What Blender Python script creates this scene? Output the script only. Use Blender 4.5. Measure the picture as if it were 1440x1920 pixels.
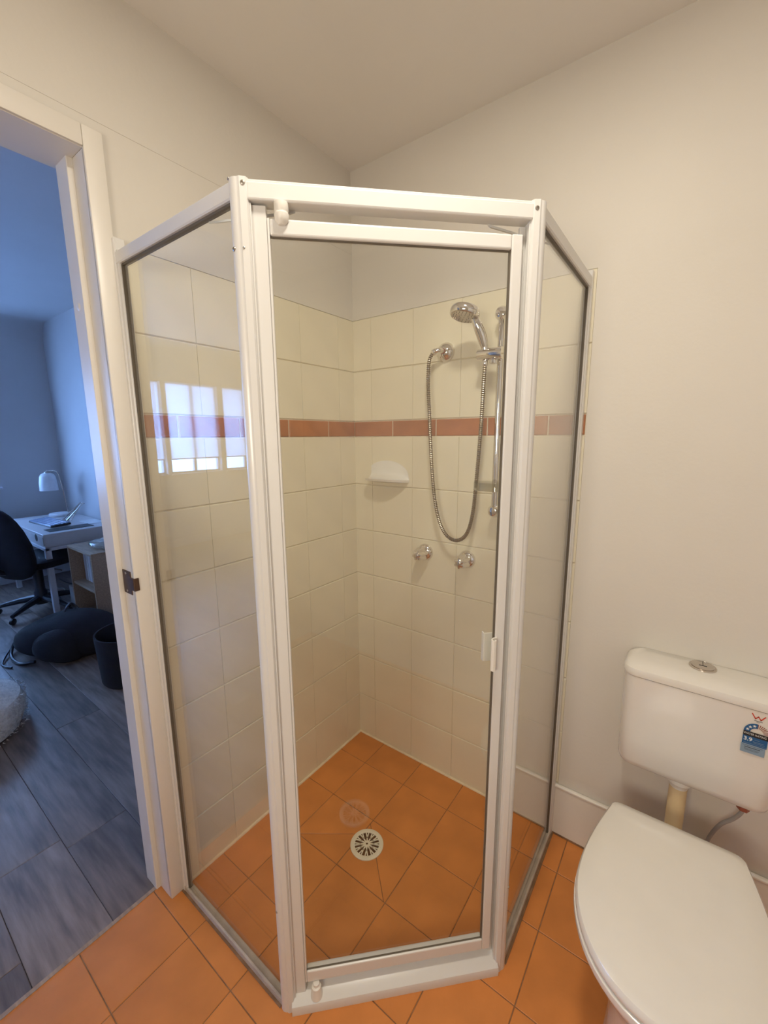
import bpy, bmesh, math, random
from mathutils import Vector, Matrix
random.seed(7)
PI = math.pi
S = bpy.context.scene
C = S.collection
for o in list(bpy.data.objects):
    bpy.data.objects.remove(o)

# ---------------------------------------------------------------- camera
YAW, PITCH, ROLL = -0.63454, 0.17782, -0.0070
F = Vector((math.sin(YAW)*math.cos(PITCH), math.cos(YAW)*math.cos(PITCH), -math.sin(PITCH)))
R = Vector((math.cos(YAW), -math.sin(YAW), 0)); U = R.cross(F)
R2 = R*math.cos(ROLL) + U*math.sin(ROLL); U2 = U*math.cos(ROLL) - R*math.sin(ROLL)
cam = bpy.data.cameras.new('camera'); co = bpy.data.objects.new('camera', cam); C.objects.link(co)
co.matrix_world = Matrix(((R2.x, U2.x, -F.x, 1.1742), (R2.y, U2.y, -F.y, -1.3892), (R2.z, U2.z, -F.z, 1.3995), (0, 0, 0, 1)))
cam.sensor_fit = 'HORIZONTAL'; cam.sensor_width = 36; cam.lens = 784.45/1440*36; cam.clip_start = 0.02
S.camera = co
# ---------------------------------------------------------------- world, view
w = bpy.data.worlds.new('sky'); S.world = w; w.use_nodes = True
w.node_tree.nodes['Background'].inputs[0].default_value = (0.32, 0.56, 1.0, 1)
w.node_tree.nodes['Background'].inputs[1].default_value = 1.0
S.view_settings.view_transform = 'Standard'; S.view_settings.look = 'None'
S.view_settings.gamma = 1; S.view_settings.use_curve_mapping = False
S.view_settings.exposure = 0.0
# ---------------------------------------------------------------- lights
def area(name, loc, rot, sx, sy, power, col, shape='RECTANGLE', spread=PI):
    l = bpy.data.lights.new(name, 'AREA'); l.shape = shape; l.size = sx; l.size_y = sy
    l.energy = power; l.color = col; l.spread = spread
    o = bpy.data.objects.new(name, l); C.objects.link(o); o.location = loc; o.rotation_euler = rot
    return o
YWALL = -2.35
LAMP = (0.93, -0.90)                    # ceiling lamp of the bathroom, in front of the shower door
area('ceiling_lamp_light', (LAMP[0], LAMP[1], 2.385), (0, 0, 0), 0.17, 0.17, 9.5, (1.0, 0.92, 0.775), 'DISK')
area('added_fill_light', (1.02, YWALL+0.065, 1.46), (PI/2, 0, 0), 0.62, 0.38, 10.5, (1.0, 0.92, 0.775))  # unseen fill light, added to even out the brightness
WINS = [(-1.6, -0.36), (-3.02, -1.9), (-3.78, -3.08), (-4.58, -3.86)]
for a, b in WINS:                       # daylight outside each window of the study
    area('daylight', (-4.45, (a+b)/2, 1.5), (0, -PI/2, 0), 1.3, b-a+0.1, 95*(b-a), (0.21, 0.43, 1.0))

# ---------------------------------------------------------------- materials
def nt(m):
    m.use_nodes = True
    return m.node_tree, m.node_tree.nodes['Principled BSDF']
def mat(name, col, rough=0.5, metal=0.0, var=0.06, scale=20, bump=0.0, bscale=60, coat=0.0, objvar=0.0, spec=0.5, trans=0.0, stretch=None):
    m = bpy.data.materials.new(name); t, b = nt(m); N = t.nodes; L = t.links
    tc = N.new('ShaderNodeTexCoord'); mp = N.new('ShaderNodeMapping')
    L.new(tc.outputs['Object'], mp.inputs[0])
    if stretch: mp.inputs['Scale'].default_value = stretch
    n = N.new('ShaderNodeTexNoise'); n.inputs['Scale'].default_value = scale; n.inputs['Detail'].default_value = 4
    L.new(mp.outputs[0], n.inputs['Vector'])
    r = N.new('ShaderNodeMapRange'); r.inputs['To Min'].default_value = 1-var; r.inputs['To Max'].default_value = 1+var
    r.inputs['From Min'].default_value = .3; r.inputs['From Max'].default_value = .7
    L.new(n.outputs[0], r.inputs[0])
    hs = N.new('ShaderNodeHueSaturation'); hs.inputs['Color'].default_value = (*col, 1)
    if objvar:
        oi = N.new('ShaderNodeObjectInfo'); r2 = N.new('ShaderNodeMapRange')
        r2.inputs['To Min'].default_value = 1-objvar; r2.inputs['To Max'].default_value = 1+objvar
        L.new(oi.outputs['Random'], r2.inputs[0])
        mu = N.new('ShaderNodeMath'); mu.operation = 'MULTIPLY'
        L.new(r.outputs[0], mu.inputs[0]); L.new(r2.outputs[0], mu.inputs[1]); L.new(mu.outputs[0], hs.inputs['Value'])
    else: L.new(r.outputs[0], hs.inputs['Value'])
    L.new(hs.outputs[0], b.inputs['Base Color'])
    b.inputs['Roughness'].default_value = rough; b.inputs['Metallic'].default_value = metal
    b.inputs['Coat Weight'].default_value = coat; b.inputs['Coat Roughness'].default_value = 0.08
    b.inputs['Specular IOR Level'].default_value = spec
    if trans: b.inputs['Transmission Weight'].default_value = trans
    if bump:
        n2 = N.new('ShaderNodeTexNoise'); n2.inputs['Scale'].default_value = bscale; n2.inputs['Detail'].default_value = 3
        L.new(mp.outputs[0], n2.inputs['Vector'])
        bp = N.new('ShaderNodeBump'); bp.inputs['Strength'].default_value = bump; bp.inputs['Distance'].default_value = 0.01
        L.new(n2.outputs[0], bp.inputs['Height']); L.new(bp.outputs[0], b.inputs['Normal'])
    return m
def glass_mat(name, tint=(0.985, 0.993, 0.985), f0=0.043):
    """thin clear pane: straight-through transmission plus Fresnel reflection (Schlick on the true viewing angle)"""
    m = bpy.data.materials.new(name); t, b = nt(m); N = t.nodes; L = t.links
    N.remove(b); out = N['Material Output']
    tr = N.new('ShaderNodeBsdfTransparent'); tr.inputs[0].default_value = (*tint, 1)
    gl = N.new('ShaderNodeBsdfGlossy'); gl.inputs['Roughness'].default_value = 0.0; gl.inputs['Color'].default_value = (1, 1, 1, 1)
    g = N.new('ShaderNodeNewGeometry'); d = N.new('ShaderNodeVectorMath'); d.operation = 'DOT_PRODUCT'
    L.new(g.outputs['Normal'], d.inputs[0]); L.new(g.outputs['Incoming'], d.inputs[1])
    def ma(op, a, bb):
        x = N.new('ShaderNodeMath'); x.operation = op
        for i, v in enumerate((a, bb)):
            if v is None: continue
            if isinstance(v, (int, float)): x.inputs[i].default_value = v
            else: L.new(v, x.inputs[i])
        return x.outputs[0]
    c = ma('ABSOLUTE', d.outputs['Value'], None)
    p5 = ma('POWER', ma('SUBTRACT', 1.0, c), 5.0)
    fr = ma('ADD', ma('MULTIPLY', p5, 1-f0), f0)
    mx = N.new('ShaderNodeMixShader'); L.new(fr, mx.inputs[0]); L.new(tr.outputs[0], mx.inputs[1]); L.new(gl.outputs[0], mx.inputs[2])
    L.new(mx.outputs[0], out.inputs['Surface'])
    return m
M = {}
M['paint'] = mat('warm_white_paint', (0.69, 0.65, 0.585), 0.55, var=0.025, scale=2.5, bump=0.05, bscale=90)
M['trim'] = mat('gloss_trim_paint', (0.77, 0.73, 0.665), 0.35, var=0.008, scale=9)
M['ceil'] = mat('ceiling_paint', (0.78, 0.75, 0.70), 0.7, var=0.02, scale=3)
M['tile'] = mat('cream_glazed_tile', (0.78, 0.72, 0.565), 0.32, var=0.03, scale=7, bump=0.03, bscale=7, objvar=0.012)
M['grout'] = mat('cream_grout', (0.74, 0.66, 0.52), 0.85, var=0.10, scale=40)
M['terra'] = mat('terracotta_floor_tile', (0.62, 0.222, 0.052), 0.42, var=0.10, scale=9, bump=0.08, bscale=30, objvar=0.05)
M['band'] = mat('terracotta_border_tile', (0.43, 0.18, 0.082), 0.4, var=0.14, scale=14, bump=0.10, bscale=40, objvar=0.06)
M['fgrout'] = mat('brown_floor_grout', (0.26, 0.15, 0.08), 0.9, var=0.35, scale=25)
M['silicone'] = mat('cream_silicone', (0.80, 0.70, 0.52), 0.5, var=0.1, scale=30)
M['alu'] = mat('white_powder_coat', (0.71, 0.695, 0.67), 0.28, var=0.004, scale=30, coat=0.2)
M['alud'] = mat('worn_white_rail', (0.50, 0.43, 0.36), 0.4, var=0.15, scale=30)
M['plastic'] = mat('cream_plastic', (0.80, 0.77, 0.71), 0.35, var=0.02)
M['drainw'] = mat('ivory_drain_plastic', (0.82, 0.79, 0.66), 0.35, var=0.03)
M['dark'] = mat('drain_void', (0.035, 0.022, 0.01), 0.8, var=0.3)
M['chrome'] = mat('chrome', (0.78, 0.75, 0.72), 0.07, 1.0, var=0.02)
M['chromeb'] = mat('soft_chrome', (0.62, 0.57, 0.52), 0.22, 1.0, var=0.05)
M['hose'] = mat('steel_hose', (0.46, 0.40, 0.33), 0.22, 1.0, var=0.1)
M['groove'] = mat('hose_groove', (0.22, 0.175, 0.12), 0.5, 0.7)
M['seal_shade'] = mat('dark_seal_and_shade', (0.12, 0.10, 0.075), 0.5)  # real seals, also the painted shadow under the side headers
M['ceramic'] = mat('white_ceramic', (0.80, 0.775, 0.73), 0.15, var=0.012, coat=0.5)
M['vitre'] = mat('toilet_plastic', (0.78, 0.745, 0.69), 0.16, var=0.012, coat=0.4)
M['pipe'] = mat('aged_plastic_pipe', (0.68, 0.52, 0.30), 0.4, var=0.05)
M['rednut'] = mat('brown_red_nut', (0.30, 0.08, 0.045), 0.5)
M['glass'] = glass_mat('shower_glass')
M['tray'] = glass_mat('clear_tray_plastic', (.93, .93, .90), .05)
M['clear'] = mat('clear_plastic', (0.85, 0.83, 0.76), 0.1, trans=0.85)
M['black'] = mat('black_fabric', (0.009, 0.009, 0.012), 0.9, var=0.2, bump=0.2, bscale=200)
M['blackp'] = mat('black_plastic', (0.02, 0.02, 0.025), 0.4)
M['screw'] = mat('screw_steel', (0.45, 0.42, 0.38), 0.35, 1.0)
M['brown'] = mat('bronze_strike', (0.10, 0.06, 0.045), 0.45, 0.6, var=0.2)
M['desk'] = mat('white_desk_laminate', (0.55, 0.52, 0.52), 0.35, var=0.03)
M['deskm'] = mat('white_desk_metal', (0.62, 0.62, 0.66), 0.35)
M['owall'] = mat('study_wall_paint', (0.62, 0.60, 0.60), 0.6, var=0.02, scale=3)
M['wood'] = mat('light_wood', (0.38, 0.26, 0.17), 0.5, var=0.2, scale=8, stretch=(1, 12, 12))
M['plank'] = mat('grey_brown_plank', (0.20, 0.155, 0.13), 0.33, var=0.40, scale=5, objvar=0.28, stretch=(1, 9, 9), bump=0.05, bscale=20)
M['pgrout'] = mat('plank_joint', (0.03, 0.022, 0.018), 0.8)
M['lampw'] = mat('lamp_white_glass', (0.80, 0.80, 0.82), 0.3)
M['fluff'] = mat('white_fleece', (0.72, 0.68, 0.62), 1.0, var=0.15, scale=60, bump=0.8, bscale=140)
M['cable'] = mat('grey_cable', (0.35, 0.33, 0.32), 0.5)
M['blue'] = mat('sticker_blue', (0.012, 0.10, 0.27), 0.4)
M['lblue'] = mat('sticker_pale_blue', (0.24, 0.33, 0.43), 0.4)
M['ink'] = mat('sticker_black', (0.012, 0.01, 0.012), 0.4)
M['red'] = mat('sticker_red', (0.62, 0.05, 0.02), 0.4)
M['white'] = mat('sticker_white', (0.75, 0.76, 0.76), 0.4)
M['paper'] = mat('paper', (0.7, 0.7, 0.7), 0.7)
m = bpy.data.materials.new('roller_blind'); t, b = nt(m)          # thin fabric: lets daylight through
N = t.nodes; L = t.links; N.remove(b)
di = N.new('ShaderNodeBsdfDiffuse'); di.inputs[0].default_value = (.7, .7, .7, 1)
tl = N.new('ShaderNodeBsdfTranslucent'); nz = N.new('ShaderNodeTexNoise'); nz.inputs['Scale'].default_value = 400
mr = N.new('ShaderNodeMix'); mr.data_type = 'RGBA'; L.new(nz.outputs[0], mr.inputs[0])
mr.inputs[6].default_value = (.80, .78, .76, 1); mr.inputs[7].default_value = (.88, .86, .84, 1); L.new(mr.outputs[2], tl.inputs[0])
mx = N.new('ShaderNodeMixShader'); mx.inputs[0].default_value = 0.85
L.new(di.outputs[0], mx.inputs[1]); L.new(tl.outputs[0], mx.inputs[2]); L.new(mx.outputs[0], N['Material Output'].inputs['Surface'])
M['blind'] = m
m = bpy.data.materials.new('lamp_and_fill_diffuser'); t, b = nt(m)
b.inputs['Base Color'].default_value = (.8, .76, .7, 1); b.inputs['Emission Color'].default_value = (1, .86, .68, 1); b.inputs['Emission Strength'].default_value = 3
M['diff'] = m

# ---------------------------------------------------------------- mesh helpers
def mesh(name, bm, m, recalc=True, smooth=False):
    if recalc: bmesh.ops.recalc_face_normals(bm, faces=bm.faces)
    me = bpy.data.meshes.new(name); bm.to_mesh(me); bm.free(); me.materials.append(m)
    if smooth:
        for p in me.polygons: p.use_smooth = True
        try: me.set_sharp_from_angle(angle=math.radians(35))
        except Exception: pass
    return me
def obj(name, me, parent=None, loc=(0, 0, 0), **kw):
    o = bpy.data.objects.new(name, me); C.objects.link(o); o.location = loc
    if parent: o.parent = parent; o.location = Vector(loc) - gl(parent)
    for k, v in kw.items(): o[k] = v
    return o
def gl(o):
    v = Vector((0, 0, 0))
    while o: v = v + o.location; o = o.parent
    return v
def thing(name, label, cat, loc=(0, 0, 0), group=None):
    o = bpy.data.objects.new(name, None); C.objects.link(o); o.location = loc; o.empty_display_size = .05
    o['label'] = label; o['category'] = cat
    if group: o['group'] = group
    return o
def struct(name, loc=(0, 0, 0), me=None):
    o = bpy.data.objects.new(name, me); C.objects.link(o); o.location = loc; o['kind'] = 'structure'; return o
def add_box(bm, lo, hi, b=0.0, M4=None, seg=1):
    x0, y0, z0 = lo; x1, y1, z1 = hi
    vs = [bm.verts.new(v) for v in ((x0,y0,z0),(x1,y0,z0),(x1,y1,z0),(x0,y1,z0),(x0,y0,z1),(x1,y0,z1),(x1,y1,z1),(x0,y1,z1))]
    fs = [bm.faces.new([vs[i] for i in f]) for f in ((0,3,2,1),(4,5,6,7),(0,1,5,4),(1,2,6,5),(2,3,7,6),(3,0,4,7))]
    if b > 0:
        es = list({e for f in fs for e in f.edges})
        r = bmesh.ops.bevel(bm, geom=es, offset=b, segments=seg, affect='EDGES', profile=0.5)
        vs = list({v for f in r['faces'] for v in f.verts} | {v for v in vs if v.is_valid})
    if M4 is not None:
        bmesh.ops.transform(bm, matrix=M4, verts=[v for v in vs if v.is_valid])
    return vs
def box(name, lo, hi, m, parent=None, b=0.0, M4=None, seg=1, **kw):
    """box in world coordinates; the object's origin sits at the middle of its base"""
    bm = bmesh.new(); add_box(bm, lo, hi, b, M4, seg)
    c = Vector((0, 0, 0))
    if M4 is None:
        c = Vector(((lo[0]+hi[0])/2, (lo[1]+hi[1])/2, lo[2])); bmesh.ops.translate(bm, vec=-c, verts=bm.verts)
    return obj(name, mesh(name, bm, m, smooth=False), parent, c, **kw)
def extrude_profile(name, pts, z0, z1, m, parent=None, smooth=True):
    bm = bmesh.new()
    a = [bm.verts.new((x, y, z0)) for x, y in pts]; c = [bm.verts.new((x, y, z1)) for x, y in pts]
    n = len(pts)
    for i in range(n): bm.faces.new((a[i], a[(i+1) % n], c[(i+1) % n], c[i]))
    bm.faces.new(a[::-1]); bm.faces.new(c)
    return obj(name, mesh(name, bm, m, smooth=smooth), parent)
def add_lathe(bm, prof, n=24, M4=None, cap=True):
    rings = []
    for r, z in prof:
        if r < 1e-6: rings.append([bm.verts.new((0, 0, z))])
        else: rings.append([bm.verts.new((r*math.cos(2*PI*k/n), r*math.sin(2*PI*k/n), z)) for k in range(n)])
    for A, B in zip(rings, rings[1:]):
        for k in range(n):
            k2 = (k+1) % n
            if len(A) == 1 and len(B) == 1: continue
            if len(A) == 1: bm.faces.new((A[0], B[k], B[k2]))
            elif len(B) == 1: bm.faces.new((A[k], A[k2], B[0]))
            else: bm.faces.new((A[k], A[k2], B[k2], B[k]))
    for Rg in (rings[0], rings[-1]):
        if len(Rg) > 2 and cap: bm.faces.new(Rg)
    if M4 is not None:
        bmesh.ops.transform(bm, matrix=M4, verts=[v for r_ in rings for v in r_])
def frame(o, d):
    d = Vector(d).normalized(); q = Vector((0, 0, 1)).rotation_difference(d)
    return Matrix.Translation(Vector(o)) @ q.to_matrix().to_4x4()
def lathe(name, prof, m, parent=None, o=(0, 0, 0), d=(0, 0, 1), n=24, cap=True, **kw):
    bm = bmesh.new(); add_lathe(bm, prof, n, frame((0, 0, 0), d), cap)
    return obj(name, mesh(name, bm, m, smooth=True), parent, o, **kw)
def catmull(P, k=8):
    P = [Vector(p) for p in P]; out = []
    for i in range(len(P)-1):
        a = P[max(i-1, 0)]; b = P[i]; c = P[i+1]; d = P[min(i+2, len(P)-1)]
        for j in range(k):
            t = j/k
            out.append(0.5*((2*b)+(c-a)*t+(2*a-5*b+4*c-d)*t*t+(-a+3*b-3*c+d)*t**3))
    out.append(P[-1]); return out
def add_tube(bm, pts, r, n=10, rf=None):
    pts = [Vector(p) for p in pts]; rings = []
    t0 = (pts[1]-pts[0]).normalized(); up = Vector((0, 0, 1)) if abs(t0.z) < .9 else Vector((1, 0, 0))
    nrm = (up-t0*up.dot(t0)).normalized()
    for i, p in enumerate(pts):
        t = (pts[min(i+1, len(pts)-1)]-pts[max(i-1, 0)]).normalized()
        nrm = (nrm-t*nrm.dot(t)).normalized(); bn = t.cross(nrm)
        rr = rf(i) if rf else (r[i] if isinstance(r, (list, tuple)) else r)
        rings.append([bm.verts.new(p+(nrm*math.cos(2*PI*k/n)+bn*math.sin(2*PI*k/n))*rr) for k in range(n)])
    for A, B in zip(rings, rings[1:]):
        for k in range(n): bm.faces.new((A[k], A[(k+1) % n], B[(k+1) % n], B[k]))
    bm.faces.new(rings[0]); bm.faces.new(rings[-1])
def tube(name, pts, r, m, parent=None, n=10, rf=None, **kw):
    c = Vector(pts[0]); bm = bmesh.new(); add_tube(bm, [Vector(p)-c for p in pts], r, n, rf)
    return obj(name, mesh(name, bm, m, smooth=True), parent, c, **kw)
def loft(name, loops, m, parent=None, cap0=True, cap1=True, loc=(0, 0, 0), sharp=False, **kw):
    bm = bmesh.new(); rings = [[bm.verts.new(p) for p in lp] for lp in loops]
    n = len(loops[0])
    for A, B in zip(rings, rings[1:]):
        for k in range(n): bm.faces.new((A[k], A[(k+1) % n], B[(k+1) % n], B[k]))
    if cap0: bm.faces.new(rings[0])
    if cap1: bm.faces.new(rings[-1])
    return obj(name, mesh(name, bm, m, smooth=True), parent, loc, **kw)
def inset_poly(P, d):
    """inset a convex ccw polygon"""
    n = len(P); out = []
    for i in range(n):
        p0, p1, p2 = Vector(P[i-1]), Vector(P[i]), Vector(P[(i+1) % n])
        a = (p1-p0).normalized(); b = (p2-p1).normalized(); na = Vector((-a.y, a.x)); nb = Vector((-b.y, b.x))
        k = 1+na.dot(nb); out.append(p1+(na+nb)*(d/max(k, .2)))
    return out
def piece(poly, T, ch, mp, chu=None):
    """slab of convex polygon poly, thickness T, chamfer ch; mp(u, v, w) -> 3D"""
    bm = bmesh.new(); I = inset_poly(poly, ch)
    if chu is not None: I = [Vector((p[0]*(1-chu/abs(p[0])), p[1]*(1-ch/abs(p[1])))) for p in poly]
    a = [bm.verts.new(mp(p[0], p[1], 0)) for p in poly]
    b = [bm.verts.new(mp(p[0], p[1], T-ch)) for p in poly]
    c = [bm.verts.new(mp(p[0], p[1], T)) for p in I]; n = len(poly)
    for i in range(n):
        j = (i+1) % n; bm.faces.new((a[i], a[j], b[j], b[i])); bm.faces.new((b[i], b[j], c[j], c[i]))
    bm.faces.new(c); bm.faces.new(a[::-1])
    return bm
def clip(poly, p, n):
    """part of convex poly where (x-p).n >= 0"""
    p = Vector(p); n = Vector(n); out = []
    for i in range(len(poly)):
        A = Vector(poly[i]); B = Vector(poly[(i+1) % len(poly)]); da = (A-p).dot(n); db = (B-p).dot(n)
        if da >= 0: out.append(A)
        if (da > 0 > db) or (da < 0 < db): out.append(A+(B-A)*(da/(da-db)))
    return out
_cache = {}
mapB = lambda u, v, w: (u, -w, v)           # faces -y
mapL = lambda u, v, w: (w, u, v)            # faces +x
mapF = lambda u, v, w: (u, v, w)            # faces up
def rect_piece(name, u0, u1, v0, v1, T, ch, mp, m, parent, base, gap, gv=None, chv=None):
    """one tile, plank or board, sharing its mesh with alike ones"""
    gv = gap if gv is None else gv; wd, hd = round(u1-u0-gv, 4), round(v1-v0-gap, 4)
    key = (wd, hd, T, mp, m.name)
    if key not in _cache:
        P = [(-wd/2, -hd/2), (wd/2, -hd/2), (wd/2, hd/2), (-wd/2, hd/2)]
        _cache[key] = mesh(name, piece(P, T, ch, mp, chv), m)
    uc, vc = (u0+u1)/2, (v0+v1)/2
    return obj(name, _cache[key], parent, Vector(mp(uc, vc, 0))+Vector(base))

# ================================================================ STRUCTURE
CEIL, XR, YF = 2.40, 1.95, -2.35            # bathroom ceiling height, right wall, wall behind the camera
DY0, DY1, DH = -0.928, -1.74, 2.04          # doorway in the left wall
XO, YO, CO, YN = -4.15, 0.15, 2.52, -4.8    # study: far wall, right wall, ceiling, near wall
# --- bathroom floor: slab with recessed grout, 200 mm terracotta tiles
fl = struct('floor', (0.95, -1.15, 0)); 
box('grout_bed', (-0.06, YF, -0.08), (XR, 0, -0.0022), M['fgrout'], fl)
gx = [-0.06]+[-0.05+0.2*k for k in range(1, 11)]+[XR]; gy = [0]+[-0.15-0.2*k for k in range(0, 11)]+[YF]
TT = 0.010
DR = (0.390, -0.438); DR2 = (0.995, -1.098)
cut1, cut2 = [(0.150, -0.560), (0.39, -0.388)], [(0.39, -0.405), (0.55, -0.555)]
for i in range(len(gx)-1):
    for j in range(len(gy)-1):
        u0, u1, v1, v0 = gx[i], gx[i+1], gy[j], gy[j+1]
        if u1-u0 < .02 or v1-v0 < .02: continue
        cut = None
        if abs(u0-.15) < .01 and abs(v0+.55) < .01: cut = cut1
        if abs(u0-.35) < .01 and abs(v0+.55) < .01: cut = cut2
        if cut:
            g = .0015; P = [(u0+g, v0+g), (u1-g, v0+g), (u1-g, v1-g), (u0+g, v1-g)]
            d = (Vector(cut[1])-Vector(cut[0])).normalized(); nn = Vector((-d.y, d.x))
            for s in (1, -1):
                Q = clip(P, Vector(cut[0])+nn*s*.001, nn*s); c = sum(Q, Vector((0, 0)))/len(Q)
                obj('tile', mesh('tile', piece([q-c for q in Q], TT, .001, mapF), M['terra']), fl, (c.x, c.y, -TT))
        else:
            o = rect_piece('tile', u0, u1, v0, v1, TT, .0012, mapF, M['terra'], fl, (0, 0, -TT), .0024)
# --- wall tiles (200 mm courses, terracotta border above the seventh)
HB = 0.063
rows = [(0.2*k, 0.2*k+0.2) for k in range(7)]+[(1.4, 1.4+HB)]+[(1.4+HB+.2*k, 1.6+HB+.2*k) for k in range(2)]
wb = struct('wall_back', (0.9, 0, 0))
box('wall_slab', (-0.12, 0.0008, 0), (XR+.1, 0.12, CEIL), M['grout'], wb)
# painted face (above tiles and to the right of the screen)
bm = bmesh.new(); add_box(bm, (0, -0.002, rows[-1][1]), (0.905, 0.004, CEIL)); add_box(bm, (0.905, -0.002, 0), (XR, 0.004, CEIL))
obj('painted_plaster', mesh('painted_plaster', bm, M['paint']), wb)
wl = struct('wall_left', (0, -1.1, 0))
bm = bmesh.new(); add_box(bm, (-0.12, DY0, 0), (-0.0008, 0.15, CO)); add_box(bm, (-0.12, YF, 0), (-0.0008, DY1, CO)); add_box(bm, (-0.12, DY1, DH), (-0.0008, DY0, CO))
obj('wall_slab', mesh('wall_slab', bm, M['grout']), wl)
bm = bmesh.new(); add_box(bm, (-0.004, -.885, rows[-1][1]), (0.002, 0, CEIL)); add_box(bm, (-0.004, DY0, 0), (0.002, -.885, CEIL)); add_box(bm, (0.002, YF, 2.11), (0.003, 0, CEIL))
add_box(bm, (-0.004, YF, 0), (0.002, DY1, CEIL)); add_box(bm, (-0.004, DY1, DH), (0.002, DY0, CEIL))
obj('painted_plaster', mesh('painted_plaster', bm, M['paint']), wl)
jb = [0, .095, .293, .490, .690, .905]; bb = [0, .198, .394, .594, .796, .905]
jl = [0, .095, .295, .495, .692, .885]; bl = [0, .160, .364, .565, .766, .885]
for ri, (z0, z1) in enumerate(rows):
    J, K, mt, nm = (bb, bl, M['band'], 'border_tile') if ri == 7 else (jb, jl, M['tile'], 'tile')
    gp, gq, cv = (.0040, .0045, None) if ri == 7 else (.0022, .0004, .0006)
    for a, b in zip(J, J[1:]): rect_piece(nm, a, b, z0, z1, .008, .0024, mapB, mt, wb, (0, 0.005, 0), gp, gq, cv)
    for a, b in zip(K, K[1:]): rect_piece(nm, -b, -a, z0, z1, .008, .0024, mapL, mt, wl, (-0.005, 0, 0), gp, gq, cv)
# silicone beads
bm = bmesh.new(); add_tube(bm, [(0.004, -0.006, 0.001), (0.9, -0.006, 0.001)], .0055, 8); add_tube(bm, [(0.006, -0.004, 0.001), (0.006, -.88, 0.001)], .0055, 8)
o = obj('trim_1', mesh('trim_1', bm, M['silicone'], smooth=True)); o['kind'] = 'structure'
# --- skirting to the right of the screen, with a rounded cap
bs = struct('baseboard_back', (1.4, 0, 0))
box('board', (0.895, -0.012, 0), (XR, -0.002, 0.188), M['trim'], bs)
bm = bmesh.new(); add_tube(bm, [(0.895, -0.009, 0.193), (XR, -0.009, 0.193)], .0075, 10)
obj('cap_moulding', mesh('cap_moulding', bm, M['trim'], smooth=True), bs)
box('joint_bead', (0.895, -0.0145, 0), (XR, -0.011, 0.006), M['fgrout'], bs)
bm = bmesh.new(); add_tube(bm, [(0.0, -0.006, 0.1945), (0.885, -0.006, 0.1945)], .003, 8)
# --- remaining walls, ceilings
wr = struct('wall_right', (XR, -1.2, 0)); box('painted_plaster', (XR, YF, 0), (XR+.1, 0, CEIL), M['paint'], wr)
wf = struct('wall_front', (.9, YF, 0)); box('painted_plaster', (0, YF-.1, 0), (XR, YF, CEIL), M['paint'], wf)
ce = struct('ceiling', (.9, -1.1, CEIL)); box('plasterboard', (-0.004, YF, CEIL), (XR, 0.004, CEIL+.08), M['ceil'], ce)
wn = struct('wall_study_back', (-2, YO, 0)); box('painted_plaster', (XO, YO, 0), (-0.12, YO+.1, CO), M['owall'], wn)
ws = struct('wall_study_front', (-2, YN, 0)); box('painted_plaster', (XO, YN-.1, 0), (-0.12, YN, CO), M['owall'], ws)
we = struct('wall_study_right', (-.12, -2, 0))
bm = bmesh.new(); add_box(bm, (-.126, DY0, 0), (-.12, YO, CO)); add_box(bm, (-.126, YN, 0), (-.12, DY1, CO)); add_box(bm, (-.126, DY1, DH), (-.12, DY0, CO)); add_box(bm, (-.12, YN, 0), (0, YF, CO))
obj('painted_plaster', mesh('painted_plaster', bm, M['owall']), we)
SZ, HZ = 0.95, 2.09                          # sill and head of the study windows
wx = struct('wall_study_left', (XO, -2.3, 0))
bm = bmesh.new(); add_box(bm, (XO-.15, YN, 0), (XO, YO, SZ)); add_box(bm, (XO-.15, YN, HZ), (XO, YO, CO))
ed = [YN]+[v for w_ in sorted(WINS) for v in w_]+[YO]
for k in range(0, len(ed), 2): add_box(bm, (XO-.15, ed[k], SZ), (XO, ed[k+1], HZ))
obj('painted_plaster', mesh('painted_plaster', bm, M['owall']), wx)
cs = struct('ceiling_study', (-2, -2.3, CO)); box('plasterboard', (XO, YN, CO), (-.12, YO, CO+.08), M['owall'], cs)
# cove cornice along the study's window wall
bm = bmesh.new(); n = 8
pr = [(XO, CO), (XO+.16, CO)]+[(XO+.16-.16*math.sin(PI/2*k/n), CO-.17*(1-math.cos(PI/2*k/n))) for k in range(n+1)]
A = [bm.verts.new((x, YN, z)) for x, z in pr[0:1]+pr[1:]]; B = [bm.verts.new((x, YO, z)) for x, z in pr]
for i in range(len(pr)): j = (i+1) % len(pr); bm.faces.new((A[i], A[j], B[j], B[i]))
o = obj('trim_2', mesh('trim_2', bm, M['owall'], smooth=True)); o['kind'] = 'structure'
# skirting in the study
o = struct('baseboard_study', (-2, YO, 0)); box('board', (XO, YO-.014, 0), (-.13, YO, .11), M['deskm'], o, b=.003)
o = struct('baseboard_study_left', (XO, -2, 0)); box('board', (XO, YN, 0), (XO+.014, YO-.014, .11), M['deskm'], o, b=.003)
# study floor planks, running left-right
fo = struct('floor_study', (-2, -2, 0)); box('plank_bed', (XO, YN, -.08), (-.06, YO, -.0025), M['pgrout'], fo)
PW = 0.19; yy = -0.87+PW*6; r_ = 0; ends = []
y1 = yy
while y1 > YN:
    y0 = y1-PW; off = (-0.445 if abs(y1+.87) < .01 else (-1.21 if abs(y1+.68) < .01 else -random.uniform(.1, 1.2)))
    xs = [-.061]; x = off
    while x > XO: xs.append(x); x -= 1.2
    xs.append(XO)
    for xa, xb in zip(xs, xs[1:]):
        a, b = max(y0, YN), min(y1, YO)
        if xa-xb > .03 and b-a > .02: rect_piece('plank', xb, xa, a, b, .008, .0012, mapF, M['plank'], fo, (0, 0, -.008), .0015)
    y1 = y0
box('threshold_strip', (-.068, DY1, -.002), (-.056, DY0, .002), M['wood'], fo)
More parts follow.
